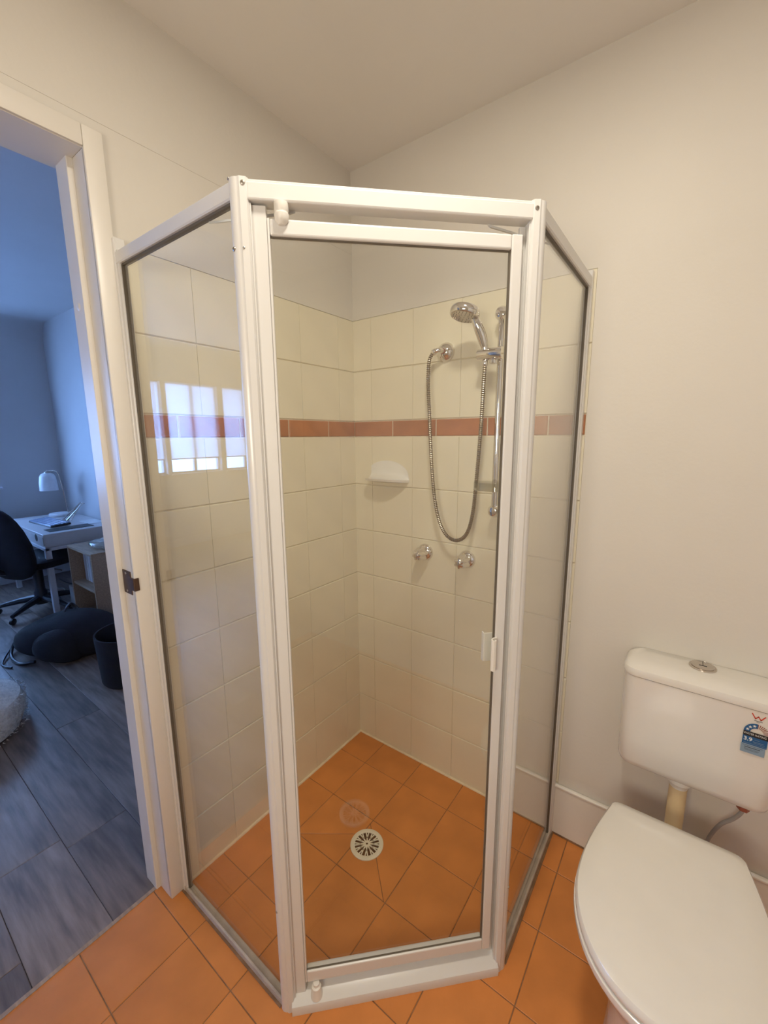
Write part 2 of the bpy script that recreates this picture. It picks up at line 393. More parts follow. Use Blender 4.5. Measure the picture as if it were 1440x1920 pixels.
# --- door frame (jamb, stop, strike plate)
d1 = struct('door_1', (0, DY0, 0))
def jamb(parent, ya, s):
    extrude_profile('jamb_lining', [(0.009, ya), (0.009, ya-s*.0), (-0.130, ya), (-0.130, ya+s*.012), (0.009, ya+s*.012)][::1], 0, DH, M['trim'], parent, smooth=False)
bm = bmesh.new(); add_box(bm, (-.132, DY0-.001, 0), (.008, DY0+.03, DH), .0015); obj('jamb', mesh('jamb', bm, M['trim']), d1)
bm = bmesh.new(); add_box(bm, (-.118, DY0-.0145, 0), (-.053, DY0, DH), .0015); obj('door_stop', mesh('door_stop', bm, M['trim']), d1)
bm = bmesh.new(); add_box(bm, (-.132, DY1-.03, 0), (.008, DY1+.001, DH), .0015); obj('jamb', mesh('jamb', bm, M['trim']), d1)
bm = bmesh.new(); add_box(bm, (-.118, DY1, 0), (-.053, DY1+.0145, DH), .0015); obj('door_stop', mesh('door_stop', bm, M['trim']), d1)
bm = bmesh.new(); add_box(bm, (-.132, DY1, DH-.001), (.008, DY0, DH+.03), .0015); obj('head_jamb', mesh('head_jamb', bm, M['trim']), d1)
def archi(y0, y1, z0, z1):
    bm = bmesh.new(); add_box(bm, (0.002, y0, z0), (.014, y1, z1), .003, seg=2); obj('architrave', mesh('architrave', bm, M['trim'], smooth=True), d1)
archi(DY0-.001, -.887, 0, DH+.045); archi(DY1-.045, DY1+.001, 0, DH+.045); archi(DY1, DY0-.001, DH, DH+.045)
bm = bmesh.new(); add_box(bm, (-.050, DY0-.0035, .985), (-.004, DY0, 1.05), .0008); add_box(bm, (-.006, DY0-.005, 1.0), (.0165, DY0-.0005, 1.035), .001)
add_box(bm, (.0145, DY0-.004, 1.0), (.0175, DY0+.009, 1.035), .001)
sp = obj('strike_plate', mesh('strike_plate', bm, M['brown']), d1)
for zz in (.993, 1.042): lathe('screw', [(0.0035, 0), (.003, .001), (0, .0012)], M['screw'], sp, (-.03, DY0-.0035, zz), (0, -1, 0), 10)
# paint chips low on the jamb edge and the rounded filler blob high up
lathe('filler_blob', [(0.010, 0), (.008, .0015), (0, .002)], M['trim'], d1, (-.085, DY0-.0145, 1.72), (0, -1, 0), 16)
# --- study windows
for k, (a, b) in enumerate(WINS):
    wi = struct('window_%d' % (k+1), (XO, (a+b)/2, SZ))
    bm = bmesh.new(); e = .022
    for lo, hi in (((a, SZ), (b, SZ+e)), ((a, HZ-e), (b, HZ)), ((a, SZ), (a+e, HZ)), ((b-e, SZ), (b, HZ))):
        add_box(bm, (XO-.11, lo[0], lo[1]), (XO-.06, hi[0], hi[1]), .002)
    mid = (a+b)/2
    add_box(bm, (XO-.108, mid-.02, SZ), (XO-.062, mid+.02, HZ), .002)
    obj('window_frame', mesh('window_frame', bm, M['deskm']), wi)
    bm = bmesh.new(); add_box(bm, (XO-.088, a+e, SZ+e), (XO-.084, b-e, HZ-e)); obj('window_pane', mesh('window_pane', bm, M['glass']), wi)
    bm = bmesh.new(); add_box(bm, (XO-.06, a-.02, SZ-.02), (XO+.03, b+.02, SZ), .003); obj('window_sill', mesh('window_sill', bm, M['deskm']), wi)
    bz = 1.135 if k else 1.20
    bm = bmesh.new(); add_box(bm, (XO-.045, a+.01, bz), (XO-.044, b-.01, HZ-.01)); obj('roller_blind', mesh('roller_blind', bm, M['blind']), wi)
    tube('blind_bottom_rail', [(XO-.0445, a+.01, bz), (XO-.0445, b-.01, bz)], .008, M['deskm'], wi, 8)
# --- ceiling lamps of the bathroom
for i, (lx, ly) in enumerate((LAMP,)):
    t = thing('ceiling_light', 'round flush ceiling light in front of the shower door', 'light', (lx, ly, CEIL))
    lathe('trim_ring', [(.125, 0), (.125, -.008), (.118, -.014), (.100, -.016), (.094, -.010), (.094, -.004)], M['plastic'], t, (lx, ly, CEIL), n=40, cap=False)
    lathe('diffuser', [(.094, -.006), (.094, -.008)], M['diff'], t, (lx, ly, CEIL), n=40)

t = thing('added_fill_panel', 'added wide fill light panel behind the viewer, facing the shower', 'light', (1.02, YF, 1.25))  # body for the added fill light, no known fitting here
box('back_box', (.69, YF, 1.25), (1.35, YF+.040, 1.67), M['plastic'], t, b=.004)
box('diffuser', (.705, YF+.040, 1.265), (1.335, YF+.058, 1.655), M['diff'], t, b=.006)

# ================================================================ SHOWER SCREEN
SA = Vector((.490, -.880)); SB = Vector((.885, -.490)); TD = (SB-SA).normalized(); ND = Vector((TD.y, -TD.x))   # ND points out to the room
W = (SB-SA).length; HT = 1.835
sc = thing('shower_screen', 'white framed three sided glass shower screen with narrow angled front door', 'shower', (.69, -.69, 0))
def dpt(t, n, z=None):
    p = SA+TD*t+ND*n
    return (p.x, p.y) if z is None else (p.x, p.y, z)
DM = Matrix(((TD.x, ND.x, 0, SA.x), (TD.y, ND.y, 0, SA.y), (0, 0, 1, 0), (0, 0, 0, 1)))   # door frame: x along, y outward
def dbox(name, t0, t1, n0, n1, z0, z1, m, parent, b=.0015, seg=1, **kw):
    bm = bmesh.new(); add_box(bm, (t0, n0, z0), (t1, n1, z1), b, DM, seg)
    return obj(name, mesh(name, bm, m, smooth=False), parent, **kw)
def post(corner, dirs, name='post'):
    """rounded corner post: arc face outwards between the two glass planes, flat flange along the door"""
    cx, cy = corner; a0, a1 = dirs
    pts = [(cx+.0145*math.cos(a0+(a1-a0)*k/12), cy+.0145*math.sin(a0+(a1-a0)*k/12)) for k in range(13)]
    return pts
# left post: from the side panel's outer normal (0,-1) round to the door normal ND
an = math.atan2(ND.y, ND.x)
def make_post(P, t0, t1, a0, a1, side):
    arc = [(P.x+.016*math.cos(a0+(a1-a0)*k/12), P.y+.016*math.sin(a0+(a1-a0)*k/12)) for k in range(13)]
    return arc
arcL = make_post(SA, 0, 0, -PI/2-.35, an, 1)          # ends on the door side
fl1 = [dpt(.004, .0185), dpt(.015, .0175), dpt(.0185, .012), dpt(.0185, -.014)]
inn = [(SA.x+.004, SA.y+.016), (SA.x-.012, SA.y+.012), (SA.x-.014, SA.y-.004)]
pl_ = extrude_profile('post', arcL+fl1+inn, 0, HT+.002, M['alu'], sc)
arcR = make_post(SB, 0, 0, 0+.35, an, -1)
fr1 = [dpt(W-.004, .0185), dpt(W-.015, .0175), dpt(W-.0185, .012), dpt(W-.0185, -.014)]
inr = [(SB.x-.014, SB.y-.006), (SB.x-.010, SB.y+.012), (SB.x+.004, SB.y+.014)]
pr_ = extrude_profile('post', arcR+fr1+inr, 0, HT+.002, M['alu'], sc)
def screw(parent, p, d, r=.0042): lathe('screw', [(r, 0), (r*.9, .0012), (r*.4, .0018), (r*.35, .0008), (0, .0008)], M['screw'], parent, p, d, 12)
nd3 = (ND.x, ND.y, 0)
screw(pl_, dpt(.010, .0178, 1.827), nd3); screw(pr_, dpt(W-.010, .0178, 1.822), nd3)
al = -PI/2+.05
screw(pl_, (SA.x+.016*math.cos(al-.1), SA.y+.016*math.sin(al-.1), 1.725), (math.cos(al-.1), math.sin(al-.1), 0), .004)
screw(pl_, dpt(.006, .0182, 1.725), nd3, .0022)
screw(pl_, (SA.x-.006, SA.y-.0148, 1.837), (-.3, -1, 0), .003)
screw(pl_, (SA.x+.016*math.cos(al-.1), SA.y+.016*math.sin(al-.1), .30), (math.cos(al-.1), math.sin(al-.1), 0), .003)
screw(pr_, (SB.x+.016, SB.y, .26), (1, -.1, 0), .003)
# jamb channels either side of the door
dbox('jamb_channel', .0185, .0455, -.016, .006, .03, 1.80, M['alu'], sc)
dbox('jamb_channel', W-.0310, W-.0185, -.016, -.006, .03, 1.80, M['alu'], sc)
dbox('jamb_fin', .0185, .021, .004, .012, .03, 1.80, M['alu'], sc, b=.0006)
dbox('jamb_fin', W-.021, W-.0185, .004, .012, .03, 1.80, M['alu'], sc, b=.0006)
# header above the door, with a lip along its top
dbox('header', .0150, W-.0150, -.018, .0165, 1.803, 1.832, M['alu'], sc, b=.003, seg=2)
dbox('header_lip', .0150, W-.0150, -.018, .0125, 1.832, 1.8365, M['alu'], sc, b=.0015)
# sill below the door: sloping top
bm = bmesh.new()
prof = [(-.030, 0), (.026, 0), (.0275, .020), (.0255, .026), (.006, .038), (-.016, .043), (-.030, .030)]
A = [bm.verts.new(DM @ Vector((.012, n, z))) for n, z in prof]; B = [bm.verts.new(DM @ Vector((W-.012, n, z))) for n, z in prof]
for i in range(len(prof)): j = (i+1) % len(prof); bm.faces.new((A[i], A[j], B[j], B[i]))
bm.faces.new(A[::-1]); bm.faces.new(B); obj('sill', mesh('sill', bm, M['alu'], smooth=True), sc)
# gusset braces at the head corners
for c, s in ((SA, -1), (SB, 1)):
    if s < 0: q = [(SA.x-.10, SA.y+.003), dpt(.095, -.012), dpt(.085, -.020), (SA.x-.085, SA.y+.012)]
    else: q = [dpt(W-.095, -.012), (SB.x-.003, SB.y+.10), (SB.x-.012, SB.y+.085), dpt(W-.085, -.020)]
    extrude_profile('corner_brace', q, 1.799, 1.803, M['alu'], sc, smooth=False)
# side panels
def side(axis):
    def bx(name, a0, a1, n0, n1, z0, z1, m, b=.001):
        # a: distance from wall along the panel; n: outwards
        if axis == 'L': lo, hi = (a0, SA.y-n1, z0), (a1, SA.y-n0, z1)
        else: lo, hi = (SB.x+n0, -a1, z0), (SB.x+n1, -a0, z1)
        bm = bmesh.new(); add_box(bm, lo, hi, b); return obj(name, mesh(name, bm, m, smooth=False), sc)
    E_ = .482
    bx('side_header', .012, E_, -.012, .012, 1.808, 1.836, M['alu'], .0025)
    bx('side_header_shade', .03, E_-.006, -.005, .005, 1.8035, 1.808, M['seal_shade'], 0)  # dark strip standing in for the shadow under the header
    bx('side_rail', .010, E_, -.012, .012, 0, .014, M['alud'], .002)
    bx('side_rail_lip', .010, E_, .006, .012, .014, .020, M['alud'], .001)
    bx('wall_channel', .003, .024, -.013, .013, 0, 1.868 if axis == 'L' else 1.855, M['alu'], .002)
    bx('channel_seal', .024, .0275, -.004, .004, .014, 1.808, M['seal_shade'], 0)
    bx('wall_upright', .010, .036, -.010, .010, .014, 1.84, M['alu'], .002)
    bx('upright_seal', .036, .039, -.006, .006, .014, 1.806, M['seal_shade'], 0)
    bx('side_glass', .034, E_, -.0025, .0025, .010, 1.815, M['glass'], 0)
side('L'); side('R')
# silicone along the foot of the right rail (grubby brown)
box('grout_smear', (SB.x+.012, -.482, 0), (SB.x+.018, -.004, .003), M['fgrout'], sc)
box('grout_smear', (.01, SA.y-.018, 0), (.480, SA.y-.012, .003), M['fgrout'], sc)
# door leaf
dr = dbox('door', .0460, .0500, -.010, .007, .068, 1.780, M['alu'], sc, b=.0008)      # hinge-side stile carries the rest
dbox('door_stile', .503, .5245, -.012, .008, .068, 1.780, M['alu'], dr, b=.0025, seg=2)
dbox('top_rail', .050, .503, -.012, .008, 1.752, 1.780, M['alu'], dr, b=.004, seg=3)
dbox('bottom_rail', .050, .503, -.012, .008, .068, .101, M['alu'], dr, b=.003, seg=2)
dbox('door_glass', .049, .5035, -.0045, -.0005, .098, 1.756, M['glass'], dr, b=0)
dbox('glazing_seal', .500, .5035, -.002, .0035, .100, 1.753, M['seal_shade'], dr, b=0)
dbox('glazing_seal', .050, .5015, .0, .003, 1.7495, 1.7525, M['seal_shade'], dr, b=0)
dbox('glazing_seal', .050, .503, .0, .0035, .0995, .102, M['seal_shade'], dr, b=0)
bm = bmesh.new()                                         # curved finger pull on the closing stile
hp = [(.4985+.008*math.cos(a), .012+.012*math.sin(a)) for a in [PI*.9+PI*1.1*k/10 for k in range(11)]]
path = [(.507, .0085), (.499, .011), (.4935, .0165), (.4935, .0215), (.497, .0225), (.499, .019), (.4965, .0185), (.4965, .0195)]
path = [(.506, .0085), (.4975, .0105), (.4915, .0155), (.4905, .021), (.4935, .0245), (.4975, .0235), (.4985, .0205)]
th = .0013; L_, R_ = [], []
for i, p in enumerate(path):
    a = Vector(path[max(i-1, 0)]); b = Vector(path[min(i+1, len(path)-1)]); d = (b-a).normalized(); n_ = Vector((-d.y, d.x))
    L_.append(Vector(p)+n_*th); R_.append(Vector(p)-n_*th)
lp = L_+R_[::-1]
A = [bm.verts.new(DM @ Vector((p.x, p.y, .878))) for p in lp]; B = [bm.verts.new(DM @ Vector((p.x, p.y, .952))) for p in lp]
for i in range(len(lp)): j = (i+1) % len(lp); bm.faces.new((A[i], A[j], B[j], B[i]))
bm.faces.new(A[::-1]); bm.faces.new(B)
obj('handle', mesh('handle', bm, M['plastic'], smooth=True), dr, label='small curved white finger pull')
bm = bmesh.new(); add_box(bm, (.484, -.012, .885), (.503, -.009, .955), .001, DM); add_box(bm, (.482, -.022, .885), (.485, -.009, .955), .001, DM)
obj('handle', mesh('handle', bm, M['plastic']), dr)
# pivots
px, py, _ = dpt(.072, .010, 0)
pv = lathe('pivot', [(.0125, 1.803), (.0125, 1.790), (.0118, 1.789), (.0118, 1.786), (.013, 1.785), (.012, 1.775), (.006, 1.768), (0, 1.767)], M['plastic'], sc, (px, py, 0), n=24)
lathe('pivot', [(.0155, .030), (.0125, .046), (.0115, .058), (.0075, .060), (.0075, .067), (0, .068)], M['plastic'], sc, (px, py, 0), n=24)

# ================================================================ THINGS IN THE SHOWER
# --- drains
def drain(c, label):
    t = thing('floor_drain', label, 'drain', (c[0], c[1], 0), 'round floor drain covers')
    r0 = .0575
    lathe('rim', [(r0*.74, .0015), (r0*.74, .0035), (r0*.78, .0045), (r0*.94, .0045), (r0, .003), (r0, 0), (r0*.74, 0)], M['drainw'], t, (c[0], c[1], 0), n=48, cap=False)
    lathe('sump', [(r0*.80, .0002), (0, .0004)], M['dark'], t, (c[0], c[1], 0), n=32)
    bm = bmesh.new(); n = 12
    ri, ro, hw = r0*.16, r0*.75, r0*.030
    def bar(p, q, wd):
        p = Vector(p); q = Vector(q); d = (q-p).normalized(); s = Vector((-d.y, d.x))*wd
        add = [p-s, q-s, q+s, p+s]
        lo = [bm.verts.new((v.x, v.y, .001)) for v in add]; hi = [bm.verts.new((v.x, v.y, .0040)) for v in add]
        bm.faces.new(hi); bm.faces.new(lo[::-1])
        for i in range(4): j = (i+1) % 4; bm.faces.new((lo[i], lo[j], hi[j], hi[i]))
    pol = lambda r, a: (r*math.cos(a), r*math.sin(a))
    for k in range(n):
        a = 2*PI*k/n+.1; h = PI/n
        # each spoke runs out straight, then forks into a V that embraces a triangular slot
        bar(pol(ri, a), pol(ro*.52, a), hw*1.25)
        bar(pol(ro*.50, a), pol(ro, a+h*.42), hw); bar(pol(ro*.50, a), pol(ro, a-h*.42), hw)
    o = obj('grate', mesh('grate', bm, M['drainw']), t, (c[0], c[1], 0))
    lathe('hub', [(0.0035, .0038), (.0035, .0045), (ri*1.25, .0045), (ri*1.35, .001)], M['drainw'], t, (c[0], c[1], 0), n=20, cap=False)
    return t
drain(DR, 'round ivory drain grate set in the orange shower floor')
drain(DR2, 'round ivory drain grate in the bathroom floor, mirrored in the shower door')
# --- soap dish: half-shell scooped ceramic
t = thing('soap_dish', 'white ceramic scooped soap dish fixed to the tiled wall', 'soap dish', (.18, 0, 1.235))
nu, nv = 20, 10; x0, x1 = .090, .278
rings = []
for iv in range(nv+1):
    v = iv/nv; ring = []
    for iu in range(nu+1):
        u = iu/nu; s = 2*u-1
        x = x0+(x1-x0)*u
        # front edge plan: rounded on the right, nearly square on the left
        rr = max(0.0, 1-max(0, (s-.0))**2.0)**.5 if s > 0 else 1-.38*(-s)**3
        top = 1.304-.058*(1-rr)-.006*max(0, s)
        q = v*PI/2
        y = -.003-(.073*rr)*(1-math.cos(q))**1.15
        z = top-(top-1.229)*math.sin(q)**.5 + (.006 if iv == nv else (.0015 if iv == nv-1 else 0))*rr
        ring.append((x, y, z))
    rings.append(ring)
bm = bmesh.new()
G = [[bm.verts.new(p) for p in r] for r in rings]
G2 = [[bm.verts.new((p[0], p[1]-(0.0 if i == 0 else -.004), p[2]-(.000 if i == 0 else .009))) for p in r] for i, r in enumerate(rings)]
for r in G2:
    for v in r: v.co.y = min(v.co.y, -.001)
for X, fl_ in ((G, 0), (G2, 1)):
    for i in range(nv):
        for j in range(nu): bm.faces.new((X[i][j], X[i][j+1], X[i+1][j+1], X[i+1][j]))
for j in range(nu):
    bm.faces.new((G[nv][j], G[nv][j+1], G2[nv][j+1], G2[nv][j])); bm.faces.new((G[0][j], G[0][j+1], G2[0][j+1], G2[0][j]))
for i in range(nv):
    bm.faces.new((G[i][0], G[i+1][0], G2[i+1][0], G2[i][0])); bm.faces.new((G[i][nu], G[i+1][nu], G2[i+1][nu], G2[i][nu]))
dish = obj('dish', mesh('dish', bm, M['ceramic'], smooth=True), t)
# --- taps
def tap(x, z, label, tilt):
    t = thing('shower_tap', label, 'tap', (x, 0, z), 'pair of chrome shower taps')
    d = Vector((-.10, -1, -.03)).normalized()
    lathe('flange', [(.033, .002), (.033, .006), (.029, .014), (.022, .019), (.015, .021), (.013, .024)], M['chrome'], t, (x, 0, z), (0, -1, 0), 32)
    lathe('spindle_cover', [(.0125, .018), (.0125, .040)], M['chrome'], t, (x, 0, z), (0, -1, 0), 20)
    bm = bmesh.new(); prof = [(.80, .024), (1.0, .028), (1.05, .036), (.92, .050), (.80, .062), (.80, .069), (.70, .073), (.45, .075)]
    loops = []
    for s, h in prof:
        ring = []
        for k in range(60):
            a = 2*PI*k/60+tilt; r = .0235*s*(1+(.16 if s > .6 else .04)*math.cos(6*a-6*tilt))
            ring.append(bm.verts.new((r*math.cos(a), r*math.sin(a), h)))
        loops.append(ring)
    for A, B in zip(loops, loops[1:]):
        for k in range(60): bm.faces.new((A[k], A[(k+1) % 60], B[(k+1) % 60], B[k]))
    bm.faces.new(loops[0]); bm.faces.new(loops[-1])
    bmesh.ops.transform(bm, matrix=frame((0, 0, 0), (0, -1, 0)), verts=bm.verts)
    obj('tap_handle', mesh('tap_handle', bm, M['chrome'], smooth=True), t, (x, 0, z))
    lathe('button', [(.0095, .074), (.0095, .0765), (.008, .0775), (0, .0778)], M['chromeb'], t, (x, 0, z), (0, -1, 0), 20)
tap(.357, .951, 'chrome shower tap on the left, nearer the corner', .2)
tap(.535, .951, 'chrome shower tap on the right, nearer the slide rail', .5)
# --- wall elbow
t = thing('shower_outlet', 'chrome domed wall outlet feeding the shower hose', 'shower fitting', (.425, 0, 1.692))
lathe('flange', [(.0335, .002), (.0335, .006), (.031, .013), (.024, .021), (.016, .026), (.012, .028)], M['chrome'], t, (.432, 0, 1.692), (0, -1, 0), 32)
tube('elbow', catmull([(.432, -.024, 1.692), (.432, -.042, 1.692), (.426, -.052, 1.692), (.414, -.055, 1.688)], 6), .0088, M['chrome'], t, 14)
lathe('nut', [(.0105, 0), (.0115, .002), (.0115, .010), (.0100, .012)], M['chrome'], t, (.418, -.055, 1.690), (-.9, 0, -.35), 6)
lathe('red_ring', [(.0098, .0), (.0098, .003)], M['rednut'], t, (.432, -.030, 1.692), (0, -1, 0), 18)
# --- hose
hz = [(0.414, -.055, 1.688), (0.402, -.056, 1.676), (0.393, -.056, 1.652), (0.391, -.056, 1.582), (0.398, -.056, 1.472), (0.405, -.056, 1.359), (0.413, -.056, 1.262), (0.426, -.056, 1.165), (0.447, -.056, 1.088), (0.477, -.056, 1.043), (0.512, -.056, 1.030), (0.543, -.056, 1.045), (0.564, -.057, 1.082), (0.578, -.058, 1.15), (0.586, -.060, 1.243), (0.594, -.064, 1.343), (0.602, -.070, 1.448), (0.608, -.077, 1.55), (0.612, -.080, 1.622)]
hp = catmull(hz, 48); ds = 0.00165
res = [hp[0]]; acc = 0
for a, b in zip(hp, hp[1:]):
    seg = (b-a).length; acc += seg
    while acc >= ds: acc -= ds; res.append(b-(b-a)*(acc/seg))
o = tube('shower_hose', res, .0065, M['hose'], None, 8, rf=lambda i: .0072 if (i//2) % 2 else .0052)
o.data.materials.append(M['groove'])
for i_, p_ in enumerate(o.data.polygons):
    if p_.center.length and ((i_//8)//2) % 2 == 1: p_.material_index = 1
o['label'] = 'ribbed metal shower hose hanging in a long loop'; o['category'] = 'hose'
# --- slide rail
RX, RY = .650, -.050
t = thing('slide_rail', 'vertical chrome shower slide rail behind the door edge', 'shower rail', (RX, 0, 1.14))
tube('rail', [(RX, RY, 1.15), (RX, RY, 1.775)], .0105, M['chrome'], t, 20)
for z in (1.150, 1.775):
    lathe('rail_bracket', [(.0, RY*-1+.022), (.014, .068), (.021, .056), (.0225, .046), (.021, .034), (.0155, .022), (.0155, .004), (.019, .001)], M['chrome'], t, (RX, 0, z), (0, -1, 0), 28)
lathe('slider', [(.0165, 0), (.0185, .002), (.0185, .078), (.0165, .081), (.006, .082), (0, .082)], M['chrome'], t, (.668, -.078, 1.653), (-1, -.02, 0), 24)
lathe('slider_knob', [(.009, 0), (.012, .004), (.012, .014), (0, .016)], M['chrome'], t, (.640, -.080, 1.637), (0, 0, -1), 14)
# clear soap tray on the rail
bm = bmesh.new()
prf = [(1.0, .022), (1.0, .0), (.93, -.004), (.0, -.004)]
loops = []
for s, h in [(1.0, .020), (1.02, .020), (1.02, -.003), (.9, -.008), (.88, -.004), (.97, .0), (.98, .018)]:
    loops.append([bm.verts.new((RX-.004+.050*s*(abs(math.cos(a))**.6)*(1 if math.cos(a) > 0 else -1), -.088+.036*s*(abs(math.sin(a))**.7)*(1 if math.sin(a) > 0 else -1), 1.232+h)) for a in [2*PI*k/32 for k in range(32)]])
for A, B in zip(loops, loops[1:]):
    for k in range(32): bm.faces.new((A[k], A[(k+1) % 32], B[(k+1) % 32], B[k]))
bm.faces.new(loops[3])
tr = obj('soap_tray', mesh('soap_tray', bm, M['tray'], smooth=True)); tr['label'] = 'small clear plastic soap tray clipped low on the slide rail'; tr['category'] = 'soap tray'
# --- hand shower
HC = Vector((.562, -.128, 1.776)); HN = Vector((-.12, -.24, -1)).normalized()
t = thing('hand_shower', 'chrome hand shower with round spray head in its slider', 'shower head', tuple(HC))
hs_ = lathe('spray_head', [(0, -.014), (.030, -.0135), (.042, -.011), (.0455, -.006), (.0465, -.001), (.0460, .010), (.0430, .014)], M['chrome'], t, HC, HN, 40)
lathe('spray_plate', [(.0430, .0135), (.0405, .0155), (.0, .0165)], M['chromeb'], t, HC, HN, 40)
q = Vector((0, 0, 1)).rotation_difference(HN)
bm = bmesh.new()
for r, n in ((.034, 20), (.026, 14), (.015, 8), (0, 1)):
    for k in range(n):
        v = q @ Vector((r*math.cos(2*PI*k/n), r*math.sin(2*PI*k/n), .015)); add_lathe(bm, [(.0011, 0), (.0008, .0028), (0, .003)], 6, frame(v, HN))
o = obj('nozzles', mesh('nozzles', bm, M['seal_shade']), t, HC); o['kind'] = 'stuff'
pth = catmull([HC+Vector((.018, .016, -.004)), (.592, -.104, 1.742), (.603, -.090, 1.706), (.609, -.084, 1.680), (.612, -.080, 1.662)], 8)
rad = [.010+.0055*math.sin(PI*min(1, i/(len(pth)-1)*1.15)) if i < len(pth)*.8 else .0115 for i in range(len(pth))]
tube('shower_handle', pth, rad, M['chrome'], t, 16)
lathe('hose_cone', [(.0075, 0), (.0095, .004), (.0095, .016), (.0085, .018)], M['chrome'], t, (.612, -.080, 1.618), (0, 0, 1), 16)

# ================================================================ TOILET
CX = 1.2485
def rrect(cx, cy, hx, hy, r, n=6, front=None):
    """ccw rounded rectangle loop"""
    pts = []
    for sx, sy, a0 in ((1, 1, 0), (-1, 1, PI/2), (-1, -1, PI), (1, -1, 3*PI/2)):
        for k in range(n+1):
            a = a0+PI/2*k/n; pts.append((cx+sx*(hx-r)+r*math.cos(a), cy+sy*(hy-r)+r*math.sin(a)))
    return pts
t = thing('toilet_cistern', 'white plastic toilet cistern hung on the wall', 'cistern', (CX, 0, .45))
def body(levels, name, m, parent, cap0=True, cap1=True):
    loops = []
    for z, hx, y0, y1, r in levels:
        loops.append([(x, y, z) for x, y in rrect(CX, (y0+y1)/2, hx, (y1-y0)/2, r)])
    return loft(name, loops, m, parent)
body([(.449, .145, -.075, -.004, .02), (.452, .156, -.100, -.004, .03), (.462, .166, -.112, -.004, .034), (.480, .1705, -.118, -.004, .034), (.56, .1715, -.122, -.004, .034), (.742, .1735, -.127, -.004, .034)], 'tank', M['vitre'], t)
body([(.7435, .171, -.124, -.003, .033), (.7445, .1755, -.1295, -.003, .034), (.752, .1765, -.131, -.003, .034), (.764, .1745, -.127, -.003, .034), (.772, .169, -.116, -.003, .034), (.777, .160, -.100, -.003, .034), (.779, .150, -.085, -.006, .03)], 'lid', M['vitre'], t)
fb = lathe('flush_button', [(.031, 0), (.031, .003), (.0285, .0045), (.0275, .0035), (.0255, .0035), (.0255, .0055), (.024, .0062), (0, .0066)], M['chromeb'], t, (CX+.002, -.040, .7785), n=40)
bm = bmesh.new()
for p, q_ in (((0, .0235), (0, -.004)), ((-.008, -.006), (0, -.003)), ((.008, -.006), (0, -.003))):
    add_box(bm, (min(p[0], q_[0])-.0007, min(p[1], q_[1]), .0058), (max(p[0], q_[0])+.0007, max(p[1], q_[1]), .0070))
obj('button_split', mesh('button_split', bm, M['ink']), fb, (CX+.002, -.040, .7785))
# flush pipe, its collar, and water feed
lathe('pipe_collar', [(.031, .450), (.031, .438), (.024, .430), (.022, .420), (.019, .418)], M['plastic'], t, (1.232, -.066, 0), n=24)
lathe('flush_pipe', [(.0195, .430), (.0195, .424), (.0215, .420), (.0215, .180)], M['pipe'], t, (1.232, -.066, 0), n=24)
wt = thing('water_feed', 'braided water feed with brown nut under the cistern', 'pipe', (1.372, -.062, .44))
lathe('nut', [(.012, .449), (.012, .440), (.014, .438), (.014, .422), (.011, .420)], M['rednut'], wt, (1.372, -.062, 0), n=6)
tube('feed_hose', catmull([(1.372, -.062, .424), (1.370, -.058, .404), (1.358, -.050, .372), (1.335, -.040, .330), (1.318, -.030, .270), (1.312, -.014, .20), (1.312, -.004, .15)], 6), .005, M['cable'], wt, 10)
# --- water rating sticker
st = thing('water_rating_sticker', 'blue star rating sticker stuck to the front of the cistern', 'sticker', (1.375, -.127, .62))
YS = -.1275
def flat(name, polys, m, y, parent, zoff=0):
    bm = bmesh.new()
    for P in polys:
        a = [bm.verts.new((x, y, z)) for x, z in P]; b = [bm.verts.new((x, y-.0003, z)) for x, z in P]
        bm.faces.new(a); bm.faces.new(b[::-1])
        for i in range(len(P)): j = (i+1) % len(P); bm.faces.new((a[i], a[j], b[j], b[i]))
    return obj(name, mesh(name, bm, m), parent)
X0, X1 = 1.3405, 1.394                        # sticker left and right
ZT = .690
rect = lambda a, b, c, d: [(a, c), (b, c), (b, d), (a, d)]
SX = lambda u: X0+(X1-X0)*u
# red W mark
def stroke(pts, wd): 
    out = []
    for p, q in zip(pts, pts[1:]):
        p = Vector(p); q = Vector(q); d = (q-p).normalized(); s = Vector((-d.y, d.x))*wd; d = d*wd*.6
        out.append([tuple(p-s-d), tuple(q-s+d), tuple(q+s+d), tuple(p+s-d)])
    return out
def text(name, s, size, x, z, y, m, parent, sx=1.0, rot=0.0, bold=0.0):
    cu = bpy.data.curves.new(name, 'FONT'); cu.body = s; cu.size = size; cu.extrude = .00008; cu.offset = bold
    o = bpy.data.objects.new(name, cu); C.objects.link(o)
    dg = bpy.context.evaluated_depsgraph_get(); me = bpy.data.meshes.new_from_object(o.evaluated_get(dg))
    bpy.data.objects.remove(o); me.materials.clear(); me.materials.append(m)
    me.transform(Matrix.Translation((x, y, z)) @ Matrix.Rotation(rot, 4, 'Y') @ Matrix.Rotation(PI/2, 4, 'X') @ Matrix.Diagonal((sx, 1, 1, 1)))
    return obj(name, me, parent)
XL, XRR = 1.3400, 1.3880
flat('label_foot', [rect(XL-.001, XRR-.004, .6265, .6500)], M['lblue'], YS, st)
flat('label_body', [rect(XL, XRR-.002, .6500, .6720)], M['blue'], YS, st)
flat('label_band', [rect(XL, XRR+.001, .6720, .6840)], M['ink'], YS, st)
arc = []
for k in range(8):
    a0 = PI-PI/2*k/8; a1 = PI-PI/2*(k+1)/8; c_ = (1.3645, .6840)
    arc.append([(c_[0]+r*math.cos(a), c_[1]+r*math.sin(a)) for r, a in ((.0245, a0), (.0245, a1), (.0125, a1), (.0125, a0))])
flat('label_arc', arc, M['blue'], YS, st)
arc2 = []
